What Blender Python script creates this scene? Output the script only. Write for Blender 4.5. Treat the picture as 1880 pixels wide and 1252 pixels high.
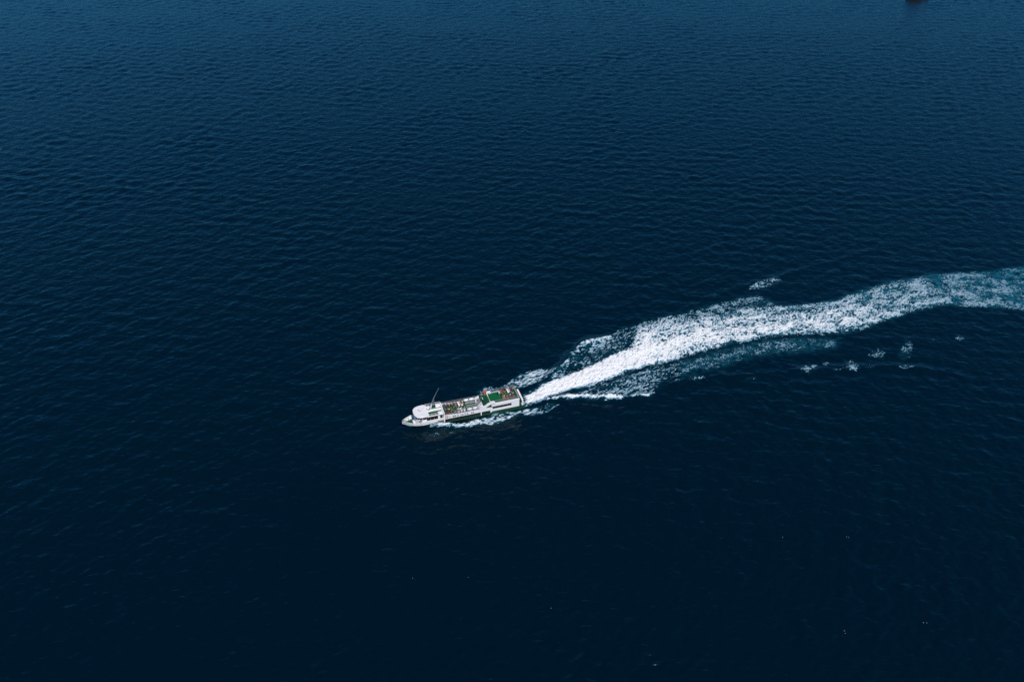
import bpy, bmesh, math, random
import numpy as np
from mathutils import Matrix, Vector

for o in list(bpy.data.objects):
    bpy.data.objects.remove(o, do_unlink=True)
scene = bpy.context.scene
COL = scene.collection
R = math.radians
random.seed(7)

# ------------------------------------------------------------------ camera
CAM_H = 154.8
cam_data = bpy.data.cameras.new("camera")
cam_data.sensor_width = 36.0
cam_data.lens = 36.0 * 1475.0 / 1880.0
cam_data.clip_start = 1.0
cam_data.clip_end = 60000.0
cam = bpy.data.objects.new("camera", cam_data)
cam.location = (0, 0, CAM_H)
cam.rotation_euler = (R(90 - 36.0), 0, 0)
COL.objects.link(cam)
scene.camera = cam

# ------------------------------------------------------------------ sky, sun, exposure
SUN_DIR = Vector((0.38, -0.72, 0.0)).normalized() * math.cos(R(53)) + Vector((0, 0, math.sin(R(53))))
world = bpy.data.worlds.new("World")
scene.world = world
world.use_nodes = True
wn = world.node_tree.nodes
bg = wn["Background"]
sky = wn.new("ShaderNodeTexSky")
sky.sky_type = 'NISHITA'
sky.sun_disc = False
sky.sun_elevation = R(53)
sky.sun_rotation = math.atan2(SUN_DIR.x, SUN_DIR.y)
sky.altitude = 0.0
sky.air_density = 0.8
sky.dust_density = 0.0
sky.ozone_density = 8.0
tint = wn.new("ShaderNodeMix")          # deep tropical blue of the graded photograph, the same over the whole dome
tint.data_type = 'RGBA'; tint.blend_type = 'MULTIPLY'; tint.inputs[0].default_value = 1.0
tint.inputs[7].default_value = (0.33, 1.0, 1.22, 1)
world.node_tree.links.new(sky.outputs[0], tint.inputs[6])
world.node_tree.links.new(tint.outputs[2], bg.inputs[0])
bg.inputs[1].default_value = 0.074
sun_data = bpy.data.lights.new("sun", 'SUN')
sun_data.energy = 4.2
sun_data.angle = R(0.5)
sun_data.color = (1.0, 0.955, 0.92)
sun = bpy.data.objects.new("sun", sun_data)
sun.rotation_euler = SUN_DIR.to_track_quat('Z', 'Y').to_euler()
sun.location = (0, 0, 300)
COL.objects.link(sun)
scene.view_settings.view_transform = 'Standard'
scene.view_settings.look = 'None'
scene.view_settings.exposure = 0.0
scene.view_settings.gamma = 1.0
scene.view_settings.use_curve_mapping = False
scene.cycles.use_denoising = False
scene.cycles.sample_clamp_indirect = 4.0

# ------------------------------------------------------------------ materials
def nodes_of(m):
    m.use_nodes = True
    nt = m.node_tree
    return nt, nt.nodes["Principled BSDF"]

def paint(name, col, rough=0.45, var=0.08, scale=1.5, metal=0.0, spec=0.5):
    """A painted or woven surface with slight uneven wear."""
    m = bpy.data.materials.new(name)
    nt, b = nodes_of(m)
    tc = nt.nodes.new("ShaderNodeTexCoord")
    nz = nt.nodes.new("ShaderNodeTexNoise")
    nz.inputs["Scale"].default_value = scale
    nz.inputs["Detail"].default_value = 5
    nt.links.new(tc.outputs["Object"], nz.inputs["Vector"])
    mr = nt.nodes.new("ShaderNodeMapRange")
    mr.inputs[1].default_value = 0.3
    mr.inputs[2].default_value = 0.7
    mr.inputs[3].default_value = 1.0 - var * 2
    mr.inputs[4].default_value = 1.0
    nt.links.new(nz.outputs[0], mr.inputs[0])
    mx = nt.nodes.new("ShaderNodeVectorMath")
    mx.operation = 'SCALE'
    mx.inputs[0].default_value = col
    nt.links.new(mr.outputs[0], mx.inputs["Scale"])
    nt.links.new(mx.outputs[0], b.inputs["Base Color"])
    b.inputs["Roughness"].default_value = rough
    b.inputs["Metallic"].default_value = metal
    b.inputs["Specular IOR Level"].default_value = spec
    return m

M = {
    'white': paint('white_paint', (0.80, 0.785, 0.77), 0.4, 0.05),
    'white2': paint('white_gelcoat', (0.78, 0.765, 0.755), 0.35, 0.06, 0.8),
    'green_deck': paint('green_deck_paint', (0.004, 0.075, 0.026), 0.7, 0.12, 1.2, spec=0.2),
    'green_pad': paint('green_deck_mat', (0.003, 0.095, 0.032), 0.8, 0.06, 2.0, spec=0.15),
    'green_dark': paint('dark_green_paint', (0.006, 0.045, 0.025), 0.6, 0.15, 2.0, spec=0.3),
    'seat': paint('seat_plastic', (0.05, 0.10, 0.085), 0.5, 0.1),
    'grey': paint('grey_metal', (0.33, 0.34, 0.35), 0.45, 0.1, 3.0, 0.3),
    'steel': paint('galvanised_steel', (0.45, 0.46, 0.47), 0.4, 0.1, 3.0, 0.4),
    'pale': paint('mast_alloy', (0.27, 0.30, 0.34), 0.4, 0.08, 2.0, 0.4),
    'dark': paint('dark_rubber_and_shade', (0.018, 0.018, 0.02), 0.6, 0.1),  # rubber fittings, and plates that stand for shaded openings
    'glass': paint('tinted_glass', (0.012, 0.010, 0.013), 0.3, 0.0, spec=0.3),
    'glass2': paint('windscreen_glass', (0.03, 0.035, 0.04), 0.35, 0.0, spec=0.25),
    'red': paint('red_plastic', (0.32, 0.03, 0.03), 0.5, 0.1),
    'maroon': paint('maroon_paint', (0.10, 0.016, 0.022), 0.5, 0.1),
    'pink': paint('red_canvas', (0.42, 0.06, 0.08), 0.8, 0.2, 4.0),
    'tarred': paint('tarred_wood', (0.06, 0.034, 0.028), 0.7, 0.2, 1.0),
    'brown': paint('brown_wood', (0.10, 0.055, 0.035), 0.6, 0.2, 1.0),
    'canister': paint('white_canister', (0.82, 0.81, 0.80), 0.35, 0.04),
    'letters': paint('black_letter_paint', (0.012, 0.012, 0.014), 0.5, 0.05),
    'skin': paint('skin', (0.30, 0.16, 0.10), 0.6, 0.05),
    'hair': paint('hair', (0.015, 0.011, 0.010), 0.6, 0.05),
}
# hull paint: green sides, white forward with a stepped edge that runs down to the stem
def hull_paint():
    m = bpy.data.materials.new('hull_paint')
    nt, b = nodes_of(m)
    N, L = nt.nodes, nt.links
    tc = N.new("ShaderNodeTexCoord")
    sp = N.new("ShaderNodeSeparateXYZ")
    L.new(tc.outputs["Object"], sp.inputs[0])
    def math_(op, a, bb):
        n = N.new("ShaderNodeMath"); n.operation = op
        for i, v in enumerate((a, bb)):
            if isinstance(v, (int, float)): n.inputs[i].default_value = v
            else: L.new(v, n.inputs[i])
        return n.outputs[0]
    x, z = sp.outputs[0], sp.outputs[2]
    aft = math_('LESS_THAN', x, 26.2)
    edge = math_('MULTIPLY', math_('SUBTRACT', 30.6, x), 0.42)
    low = math_('LESS_THAN', z, edge)
    g = math_('MAXIMUM', aft, low)
    nz = N.new("ShaderNodeTexNoise"); nz.inputs["Scale"].default_value = 0.7; nz.inputs["Detail"].default_value = 6
    mp = N.new("ShaderNodeMapping"); mp.inputs["Scale"].default_value = (0.35, 1, 2.2)
    L.new(tc.outputs["Object"], mp.inputs[0]); L.new(mp.outputs[0], nz.inputs["Vector"])
    ramp = N.new("ShaderNodeValToRGB")
    ramp.color_ramp.elements[0].position = 0.35; ramp.color_ramp.elements[0].color = (0.006, 0.045, 0.022, 1)
    ramp.color_ramp.elements[1].position = 0.7; ramp.color_ramp.elements[1].color = (0.018, 0.105, 0.055, 1)
    L.new(nz.outputs[0], ramp.inputs[0])
    mx = N.new("ShaderNodeMix"); mx.data_type = 'RGBA'
    L.new(g, mx.inputs[0]); mx.inputs[6].default_value = (0.78, 0.77, 0.755, 1); L.new(ramp.outputs[0], mx.inputs[7])
    L.new(mx.outputs[2], b.inputs["Base Color"])
    b.inputs["Roughness"].default_value = 0.35
    return m
M['hull'] = hull_paint()

_fab = {}
def fabric(col):
    if col not in _fab:
        _fab[col] = paint('cloth', col, 0.85, 0.12, 6.0, spec=0.2)
    return _fab[col]

# ------------------------------------------------------------------ the sea: one height field shared by water and foam
rng = np.random.default_rng(11)
WAVES = []
N_WAVES = 72
for i in range(N_WAVES):
    lam = 1.7 * (11.0 / 1.7) ** (i / (N_WAVES - 1.0))
    th = R(100) + rng.normal(0, R(46))
    k = 2 * math.pi / lam
    slope = 0.153 * math.sqrt(2.0 / N_WAVES) * float(np.interp(lam, [3, 6, 11], [1.0, 0.82, 0.5]))
    WAVES.append((k * math.cos(th), k * math.sin(th), slope / k, rng.uniform(0, 6.283)))

_perm = rng.permutation(4096).astype(np.int64)
_grad = rng.uniform(0, 2 * math.pi, 4096)
_gx, _gy = np.cos(_grad), np.sin(_grad)
def perlin(x, y):
    xi = np.floor(x).astype(np.int64); yi = np.floor(y).astype(np.int64)
    xf, yf = x - xi, y - yi
    u = xf * xf * xf * (xf * (xf * 6 - 15) + 10); v = yf * yf * yf * (yf * (yf * 6 - 15) + 10)
    def g(ix, iy, dx, dy):
        h = _perm[(_perm[ix & 4095] + iy) & 4095]
        return _gx[h] * dx + _gy[h] * dy
    n00 = g(xi, yi, xf, yf); n10 = g(xi + 1, yi, xf - 1, yf)
    n01 = g(xi, yi + 1, xf, yf - 1); n11 = g(xi + 1, yi + 1, xf - 1, yf - 1)
    a = n00 + u * (n10 - n00); b = n01 + u * (n11 - n01)
    return (a + v * (b - a)) * 1.45
def fbm(x, y, octaves=4, gain=0.55):
    s = 0; a = 1.0; t = 0
    for o in range(octaves):
        s = s + a * perlin(x + 17.3 * o, y - 9.1 * o); t += a
        x = x * 2.03; y = y * 2.03; a *= gain
    return s / t

def sstep(a, b, x):
    t = np.clip((x - a) / (b - a), 0, 1)
    return t * t * (3 - 2 * t)

def seg_dist(px, py, pts, closed):
    """distance to a polyline, and the fraction along it of the nearest point"""
    d = np.full(px.shape, 1e9); s = np.zeros(px.shape)
    n = len(pts); m = n if closed else n - 1
    for i in range(m):
        ax, ay = pts[i]; bx, by = pts[(i + 1) % n]
        dx, dy = bx - ax, by - ay
        t = np.clip(((px - ax) * dx + (py - ay) * dy) / max(dx * dx + dy * dy, 1e-9), 0, 1)
        q = np.hypot(px - ax - t * dx, py - ay - t * dy)
        w = q < d
        d[w] = q[w]; s[w] = ((i + t) / m)[w]
    return d, s
def inside(px, py, pts):
    r = np.zeros(px.shape, bool); n = len(pts)
    for i in range(n):
        ax, ay = pts[i]; bx, by = pts[(i + 1) % n]
        c = ((ay > py) != (by > py)) & (px < (bx - ax) * (py - ay) / (by - ay + 1e-12) + ax)
        r ^= c
    return r
def area_depth(px, py, pts):
    """signed distance into an area, positive inside"""
    p = np.array(pts); out = np.full(px.shape, -50.0)
    near = (px > p[:, 0].min() - 4) & (px < p[:, 0].max() + 4) & (py > p[:, 1].min() - 4) & (py < p[:, 1].max() + 4)
    if near.any():
        qx, qy = px[near], py[near]
        d, _ = seg_dist(qx, qy, pts, True)
        out[near] = np.where(inside(qx, qy, pts), d, -d)
    return out

# outlines of the foam on the water, in metres on the sea plane
WAKE_AREAS = {
    'core': [(3.0, 185.6), (10.1, 190.8), (15.7, 195.2), (24.3, 200.5), (31.8, 206.2), (37.6, 209.8), (39.3, 215.3), (42.5, 220.4), (48.5, 223.6), (56.4, 226.2), (57.3, 224.7), (77.6, 231.9), (90.8, 234.0), (103.8, 235.2), (114.3, 238.0), (126.6, 245.2), (142.1, 251.4), (153.7, 255.0), (164.4, 256.3), (178.6, 257.7), (192.9, 261.6), (205.3, 263.0), (187.7, 230.8), (177.0, 230.8), (163.4, 232.9), (151.3, 234.0), (140.3, 230.6), (132.7, 227.2), (125.0, 223.5), (117.4, 219.2), (110.6, 217.1), (92.1, 216.1), (79.4, 213.6), (66.6, 209.4), (53.7, 203.5), (52.5, 202.7), (45.1, 199.9), (37.8, 197.0), (30.5, 192.6), (23.4, 189.1), (16.6, 186.9), (9.9, 183.5), (3.8, 180.0)],
    'farwing': [(8.0, 188.2), (13.7, 196.0), (16.7, 200.5), (19.8, 206.2), (22.5, 209.8), (27.1, 212.8), (31.7, 215.3), (35.0, 219.1), (38.8, 220.7), (44.7, 223.0), (45.4, 214.7), (37.5, 209.5), (31.8, 205.6), (24.3, 200.2), (15.7, 194.6)],
    'uppersparse': [(38.8, 220.4), (48.8, 225.6), (56.8, 228.6), (68.3, 233.4), (71.9, 235.4), (87.3, 240.7), (92.5, 236.0), (90.5, 233.1), (77.3, 230.8), (57.0, 223.1), (55.9, 223.6), (44.0, 217.8)],
    'nearwing': [(6.6, 182.0), (11.5, 183.5), (21.4, 183.9), (24.6, 183.4), (29.6, 184.1), (32.2, 183.5), (36.3, 185.1), (40.9, 184.6), (43.3, 187.9), (46.6, 192.2), (52.9, 195.4), (61.6, 199.3), (62.8, 205.6), (52.3, 201.6), (45.0, 199.3), (37.7, 196.3), (30.4, 191.9), (23.4, 188.4), (16.6, 186.4)],
    'neartail': [(49.5, 199.0), (52.3, 195.3), (64.4, 199.0), (77.2, 204.7), (89.4, 206.6), (105.1, 209.6), (107.3, 214.6), (91.7, 214.6), (79.0, 212.1), (66.2, 207.6), (53.4, 201.8)],
    'hullnear': [(-26.3, 172.1), (-21.7, 172.1), (-18.9, 172.0), (-16.3, 171.1), (-12.0, 171.2), (-8.8, 172.6), (-5.5, 172.2), (-2.3, 173.7), (0.9, 176.0), (2.5, 177.0), (6.0, 175.9), (9.8, 177.5), (13.9, 181.1), (12.1, 182.1), (7.6, 179.7), (3.8, 179.4), (1.0, 178.5), (-5.6, 176.4), (-12.1, 173.7), (-16.4, 172.6), (-21.7, 172.1)],
    'hullfar': [(-11.2, 186.1), (-10.8, 187.6), (-9.1, 188.2), (-6.7, 189.4), (-4.7, 188.8), (-2.7, 189.6), (-1.0, 190.7), (0.5, 190.2), (0.7, 188.2), (-3.0, 187.3), (-7.8, 186.1)],
    'farpuff': [(-4.3, 189.2), (-0.6, 192.7), (2.1, 195.4), (8.7, 198.5), (12.8, 198.2), (14.7, 197.9), (13.7, 194.9), (11.2, 193.0), (3.4, 189.2), (-1.3, 187.9)],
    'p1': [(84.6, 244.7), (88.2, 248.8), (92.9, 251.8), (98.3, 253.3), (98.9, 250.3), (94.8, 247.7), (89.2, 245.1)],
    'p2': [(70.4, 240.4), (72.3, 241.8), (72.7, 239.3), (70.9, 238.6)],
    'p3': [(89.6, 198.0), (92.6, 200.2), (96.2, 200.8), (94.7, 196.9), (92.1, 196.1)],
    'p4': [(97.8, 200.8), (100.1, 202.2), (100.9, 200.5), (98.4, 199.7)],
    'p5': [(105.1, 202.2), (108.2, 202.8), (109.3, 198.8), (106.7, 197.2), (104.7, 198.5)],
    'p6': [(111.1, 199.1), (114.0, 200.2), (113.9, 198.8), (111.3, 198.3)],
    'p7': [(120.9, 199.4), (123.8, 200.2), (126.2, 199.4), (122.8, 198.5)],
    'p8': [(113.3, 205.3), (118.4, 208.9), (120.0, 206.5), (118.1, 203.3), (115.4, 203.9)],
    'p9': [(123.1, 204.5), (129.4, 214.3), (131.2, 212.4), (126.9, 203.6), (124.5, 202.8)],
    'p10': [(136.7, 213.7), (140.4, 215.8), (141.2, 214.3), (138.2, 212.8)],
    'p11': [(145.5, 214.3), (148.4, 216.7), (149.2, 214.6), (146.8, 213.1)],
    'p12': [(52.7, 193.4), (55.9, 194.4), (59.0, 194.2), (58.3, 193.1), (54.5, 192.6)],
    'p13': [(71.9, 193.6), (75.0, 194.2), (75.1, 193.1), (72.0, 192.8)],
    'p14': [(-23.7, 167.6), (-22.1, 169.2), (-20.4, 169.4), (-20.5, 168.0), (-22.3, 167.4)],
    'p15': [(125.7, 205.9), (128.8, 211.8), (130.3, 211.2), (126.9, 205.3)],
    'q1': [(-18.2, 169.2), (-17.0, 169.9), (-16.1, 168.9), (-17.6, 168.3)],
}
WAKE_LINES = {
    'farcrest': [(9.4, 189.8), (14.1, 196.4), (16.9, 200.7), (20.0, 206.2), (22.7, 209.7), (27.3, 212.7), (31.8, 215.1)],
    'nearcrest': [(10.9, 183.3), (16.5, 184.1), (21.7, 184.2), (24.7, 183.8), (29.6, 184.2), (32.4, 183.8)],
    'nearcrest2': [(36.3, 185.2), (40.9, 184.9), (43.0, 186.6)],
    'bowcrest': [(-26.3, 172.1), (-22.8, 172.1), (-18.9, 172.3), (-15.9, 171.6), (-12.0, 171.8)],
    'l1': [(49.3, 192.1), (53.6, 193.4), (58.8, 194.1)],
    'l2': [(90.3, 199.4), (96.2, 198.2), (101.8, 197.9), (109.1, 197.6)],
    'l3': [(53.1, 193.0), (57.7, 193.9), (62.4, 192.1)],
    'farhollow': [(11.9, 192.2), (15.7, 194.9), (20.7, 198.2), (26.2, 202.2), (29.9, 204.5)],
    'vnear': [(48.6, 192.8), (60.6, 194.4), (74.3, 195.3), (91.8, 197.4), (109.3, 198.8), (123.3, 199.7), (132.6, 197.4), (141.0, 193.6), (150.0, 188.1)],
    'vfar': [(53.3, 228.3), (67.1, 237.2), (80.2, 244.4), (92.7, 251.0), (114.8, 261.2), (149.5, 277.0), (191.9, 299.1)],
}

def wake_height(px, py):
    """the shape the ferry pushes into the sea: the two outer crests, the hollow behind the stern, the boiling core"""
    h = np.zeros(px.shape)
    near = (px > -25) & (px < 215) & (py > 150) & (py < 275)
    if not near.any():
        return h
    x, y = px[near], py[near]
    hh = np.zeros(x.shape)
    def ridge(name, height, w, a=0.0, b=1.0):
        d, s = seg_dist(x, y, WAKE_LINES[name], False)
        env = sstep(-0.02, 0.2, s) * (1 - sstep(0.7, 1.02, s)) if a == 0 else 1.0
        return height * np.exp(-(d / w) ** 2) * (0.35 + 0.65 * env)
    hh += ridge('farcrest', 1.8, 1.9)
    hh -= ridge('farhollow', 0.55, 1.8)
    hh += ridge('nearcrest', 0.75, 1.3)
    hh += ridge('nearcrest2', 0.5, 1.2)
    for k, hv in (('vnear', 0.24), ('vfar', 0.17)):
        d, s = seg_dist(x, y, WAKE_LINES[k], False)
        hh += hv * (np.exp(-(d / 1.6) ** 2) - 0.5 * np.exp(-((d - 3.2) / 2.2) ** 2)) * sstep(0, .12, s) * (1 - sstep(.75, 1, s))
    hh += ridge('bowcrest', 0.55, 0.9)
    dc = area_depth(x, y, WAKE_AREAS['core'])
    hump = sstep(-1.0, 4.0, dc)
    hh += hump * (0.45 * sstep(6, 22, x) - 0.25 * (1 - sstep(3, 12, x))) * (1 - sstep(90, 190, x) * 0.75)
    h[near] = hh
    return h

def sea_height(px, py, fade=None):
    h = np.zeros(px.shape)
    for kx, ky, a, ph in WAVES:
        h += a * np.sin(kx * px + ky * py + ph)
    grp = 0.8 + 0.45 * perlin(px / 34.0, py / 34.0) + 0.3 * perlin(px / 150.0 + 7, py / 110.0)
    h *= np.clip(grp, 0.3, 1.4)
    if fade is not None:
        h *= fade
    return h + wake_height(px, py)

def foam_density(px, py):
    """0 clear water .. 1 solid foam; second value: air mixed into the water below"""
    D = np.zeros(px.shape)
    def along(xs, ds):
        return np.interp(px, xs, ds)
    wob = 1.1 * fbm(px / 3.2, py / 3.2, 4)
    A = WAKE_AREAS
    dc = area_depth(px, py, A['core']) + wob * np.interp(px, [2, 30, 60], [0.08, 0.4, 1.0])
    core = sstep(-0.6, 1.8, dc) * along([2, 25, 45, 60, 85, 110, 130, 145, 160, 178, 200], [1.02, 0.99, 0.93, 0.85, 0.78, 0.70, 0.62, 0.52, 0.42, 0.30, 0.18])
    core += 0.10 * sstep(2.5, 7, dc) * along([0, 30, 90, 130], [1, 1, 0.8, 0])
    yc = np.interp(px, [3, 20, 57, 100, 127, 150, 190, 210], [183, 193, 214, 225, 234, 243, 247, 248])
    core -= 0.20 * sstep(-1.5, 6.0, py - yc) * along([35, 50, 110, 150], [0, 1, 1, 0.3]) * (dc > 0)
    D = np.maximum(D, core)
    dw = area_depth(px, py, A['farwing']) + 0.5 * wob
    dl, s = seg_dist(px, py, WAKE_LINES['farcrest'], False)
    wing = sstep(-0.3, 0.6, dw) * (0.27 + 0.50 * np.exp(-(dl / 1.15) ** 2) - 0.1 * (1 - sstep(0, 0.35, s))) * along([6, 11, 16, 26, 45], [0.35, 0.6, 0.9, 1.0, 0.9])
    D = np.maximum(D, wing)
    du = area_depth(px, py, A['uppersparse']) + wob
    D = np.maximum(D, sstep(-0.8, 1.6, du) * along([35, 60, 80, 92], [0.62, 0.52, 0.34, 0.2]))
    dn = area_depth(px, py, A['nearwing']) + 0.6 * wob
    dl, s = seg_dist(px, py, WAKE_LINES['nearcrest'], False)
    dl2, s2 = seg_dist(px, py, WAKE_LINES['nearcrest2'], False)
    nw = sstep(-0.4, 0.8, dn) * along([6, 12, 20, 32, 42, 50, 60], [0.55, 0.36, 0.30, 0.37, 0.38, 0.26, 0.18])
    nw = np.maximum(nw, 0.95 * np.exp(-(np.maximum(dl - 0.25 - 0.5 * s, 0) / 0.5) ** 2) * sstep(-0.8, 0.3, dn))
    nw = np.maximum(nw, 0.85 * np.exp(-(dl2 / 0.6) ** 2) * sstep(-0.8, 0.3, dn))
    D = np.maximum(D, nw)
    dt = area_depth(px, py, A['neartail']) + wob
    D = np.maximum(D, sstep(-1.0, 2.2, dt) * along([45, 60, 85, 105], [0.26, 0.25, 0.24, 0.15]))
    dh = area_depth(px, py, A['hullnear']) + 0.55 * wob
    hn = sstep(-0.5, 0.6, dh) * along([-30, -24, -19, -12, -4, 2, 8, 14], [0.0, 0.12, 0.7, 0.78, 0.6, 0.56, 0.5, 0.3])
    db, sb = seg_dist(px, py, WAKE_LINES['bowcrest'], False)
    hn = np.maximum(hn, along([-34, -25, -21, -12], [0.0, 0.5, 0.9, 0.85]) * np.exp(-(db / 0.7) ** 2) * sstep(0.02, 0.3, sb))
    D = np.maximum(D, hn)
    df = area_depth(px, py, A['hullfar']) + 0.5 * wob
    D = np.maximum(D, sstep(-0.5, 0.9, df) * 0.40)
    dp = area_depth(px, py, A['farpuff']) + 0.5 * wob
    D = np.maximum(D, sstep(-0.4, 1.0, dp) * along([-4, 0, 8, 14], [0.35, 0.56, 0.56, 0.36]))
    for k in A:
        if k[0] in 'pq' and k[1:].isdigit():
            d = area_depth(px, py, A[k]) + 0.35 * wob
            lvl = {'p1': .32, 'p3': .36, 'p4': .30, 'p5': .34, 'p14': .32, 'q1': .2, 'p7': .36, 'p12': .34, 'p13': .34, 'p10': .13, 'p11': .15}.get(k, 0.22)
            D = np.maximum(D, sstep(-0.6, 0.9, d) * lvl)
    for k, lvl in (('l1', .4), ('l2', .32), ('l3', .36)):
        d, _ = seg_dist(px, py, WAKE_LINES[k], False)
        D = np.maximum(D, lvl * np.exp(-(d / 0.5) ** 2) * (0.5 + 0.5 * np.sign(perlin(px / 2.5, py / 2.5))))
    return D

def mesh_from(name, co, quads, mat=None, smooth=True, attrs=None):
    me = bpy.data.meshes.new(name)
    nv, nf = len(co), len(quads)
    me.vertices.add(nv); me.vertices.foreach_set("co", np.asarray(co, np.float32).ravel())
    me.loops.add(nf * 4); me.loops.foreach_set("vertex_index", np.asarray(quads, np.int32).ravel())
    me.polygons.add(nf)
    me.polygons.foreach_set("loop_start", np.arange(0, nf * 4, 4, dtype=np.int32))
    if smooth:
        me.polygons.foreach_set("use_smooth", np.ones(nf, bool))
    for k, v in (attrs or {}).items():
        a = me.attributes.new(k, 'FLOAT', 'POINT'); a.data.foreach_set("value", np.asarray(v, np.float32))
    me.update(calc_edges=True)
    if mat: me.materials.append(mat)
    return me

def grid_quads(nr, nc):
    i = np.arange(nr - 1)[:, None] * nc + np.arange(nc - 1)[None, :]
    return np.stack([i, i + 1, i + 1 + nc, i + nc], -1).reshape(-1, 4)

def sea_material():
    m = bpy.data.materials.new("sea_water")
    nt, b = nodes_of(m)
    N, L = nt.nodes, nt.links
    geo = N.new("ShaderNodeNewGeometry")
    at = N.new("ShaderNodeAttribute"); at.attribute_name = "air"
    nz0 = N.new("ShaderNodeTexNoise"); nz0.inputs["Scale"].default_value = 0.5; nz0.inputs["Detail"].default_value = 5
    L.new(geo.outputs["Position"], nz0.inputs["Vector"])
    mul = N.new("ShaderNodeMath"); mul.operation = 'MULTIPLY'
    L.new(at.outputs["Fac"], mul.inputs[0])
    mr = N.new("ShaderNodeMapRange"); mr.inputs[1].default_value = 0.35; mr.inputs[2].default_value = 0.65; mr.inputs[3].default_value = 0.1; mr.inputs[4].default_value = 1.4
    L.new(nz0.outputs[0], mr.inputs[0]); L.new(mr.outputs[0], mul.inputs[1])
    mul.use_clamp = True
    mx = N.new("ShaderNodeMix"); mx.data_type = 'RGBA'
    mx.inputs[6].default_value = SEA_DEEP; mx.inputs[7].default_value = (0.010, 0.112, 0.165, 1)
    L.new(mul.outputs[0], mx.inputs[0])
    L.new(mx.outputs[2], b.inputs["Base Color"])
    b.inputs["Roughness"].default_value = 0.22
    b.inputs["IOR"].default_value = 1.333
    b.inputs["Specular Tint"].default_value = SEA_TINT
    # small chop below the size of the mesh
    mp = N.new("ShaderNodeMapping"); mp.inputs["Scale"].default_value = (0.55, 1.0, 1.0); mp.inputs["Rotation"].default_value = (0, 0, R(8))
    L.new(geo.outputs["Position"], mp.inputs[0])
    n1 = N.new("ShaderNodeTexNoise"); n1.inputs["Scale"].default_value = 0.75; n1.inputs["Detail"].default_value = 2.0; n1.inputs["Roughness"].default_value = 0.5; n1.inputs["Distortion"].default_value = 0.5
    L.new(mp.outputs[0], n1.inputs["Vector"])
    bp = N.new("ShaderNodeBump"); bp.inputs["Strength"].default_value = 1.0; bp.inputs["Distance"].default_value = 0.27
    L.new(n1.outputs[0], bp.inputs["Height"])
    L.new(bp.outputs[0], b.inputs["Normal"])
    return m
SEA_DEEP = (0.0001, 0.0060, 0.0120, 1)
SEA_TINT = (0.3, 0.85, 1.0, 1)

def build_sea():
    half = R(52)
    fine_th = np.linspace(-half, half, 900)
    rest = np.linspace(half, 2 * math.pi - half, 90)[1:-1]
    th = np.concatenate([fine_th, rest, [2 * math.pi - half]])
    r = [20.0]
    while r[-1] < 75: r.append(r[-1] * 1.02)
    while r[-1] < 1100: r.append(r[-1] * (1.0020 if r[-1] < 420 else 1.0038))
    while r[-1] < 50000: r.append(r[-1] * 1.12)
    r = np.array([0.5] + r)
    T, Rr = np.meshgrid(th, r)
    X, Y = (Rr * np.sin(T)).ravel(), (Rr * np.cos(T)).ravel()
    fade = ((1 - sstep(700, 1100, Rr)) * sstep(60, 85, Rr) * (1 - sstep(half - 0.02, half + 0.1, np.minimum(T, 2 * math.pi - T)))).ravel()
    H = np.zeros(X.shape); w = fade > 0
    H[w] = sea_height(X[w], Y[w], fade[w])
    air = np.zeros(X.shape)
    w = (X > -40) & (X < 215) & (Y > 155) & (Y < 275)
    D = foam_density(X[w], Y[w])
    A = WAKE_AREAS
    a = np.clip(D * 0.6, 0, 0.4)
    for k, lv in (('core', 0.6), ('uppersparse', 0.25), ('neartail', 0.36), ('nearwing', 0.12), ('hullnear', 0.06)):
        d = area_depth(X[w], Y[w], A[k])
        a = np.maximum(a, lv * sstep(-1.2 if k == 'core' else -2.5, 2.5, d))
    air[w] = a
    q = grid_quads(len(r), len(th))
    # the last column (2pi - half) coincides with the first (-half): reuse its vertices
    nc = len(th)
    qq = q.copy(); last = (qq % nc) == nc - 1
    qq[last] -= nc - 1
    me = mesh_from("sea", np.stack([X, Y, H], -1), qq, sea_material(), True, {"air": air})
    o = bpy.data.objects.new("sea", me); COL.objects.link(o); o['kind'] = 'structure'
    return o
build_sea()

def foam_material():
    m = bpy.data.materials.new("foam")
    nt, b = nodes_of(m)
    N, L = nt.nodes, nt.links
    at = N.new("ShaderNodeAttribute"); at.attribute_name = "thick"
    rp = N.new("ShaderNodeValToRGB")
    e = rp.color_ramp.elements
    e[0].position = 0.0; e[0].color = (0.03, 0.13, 0.19, 1)
    e[1].position = 0.75; e[1].color = (0.66, 0.67, 0.68, 1)
    e2 = e.new(0.34); e2.color = (0.27, 0.38, 0.44, 1)
    L.new(at.outputs["Fac"], rp.inputs[0]); L.new(rp.outputs[0], b.inputs["Base Color"])
    b.inputs["Roughness"].default_value = 0.7
    b.inputs["Specular IOR Level"].default_value = 0.2
    return m
FOAM = foam_material()

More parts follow.
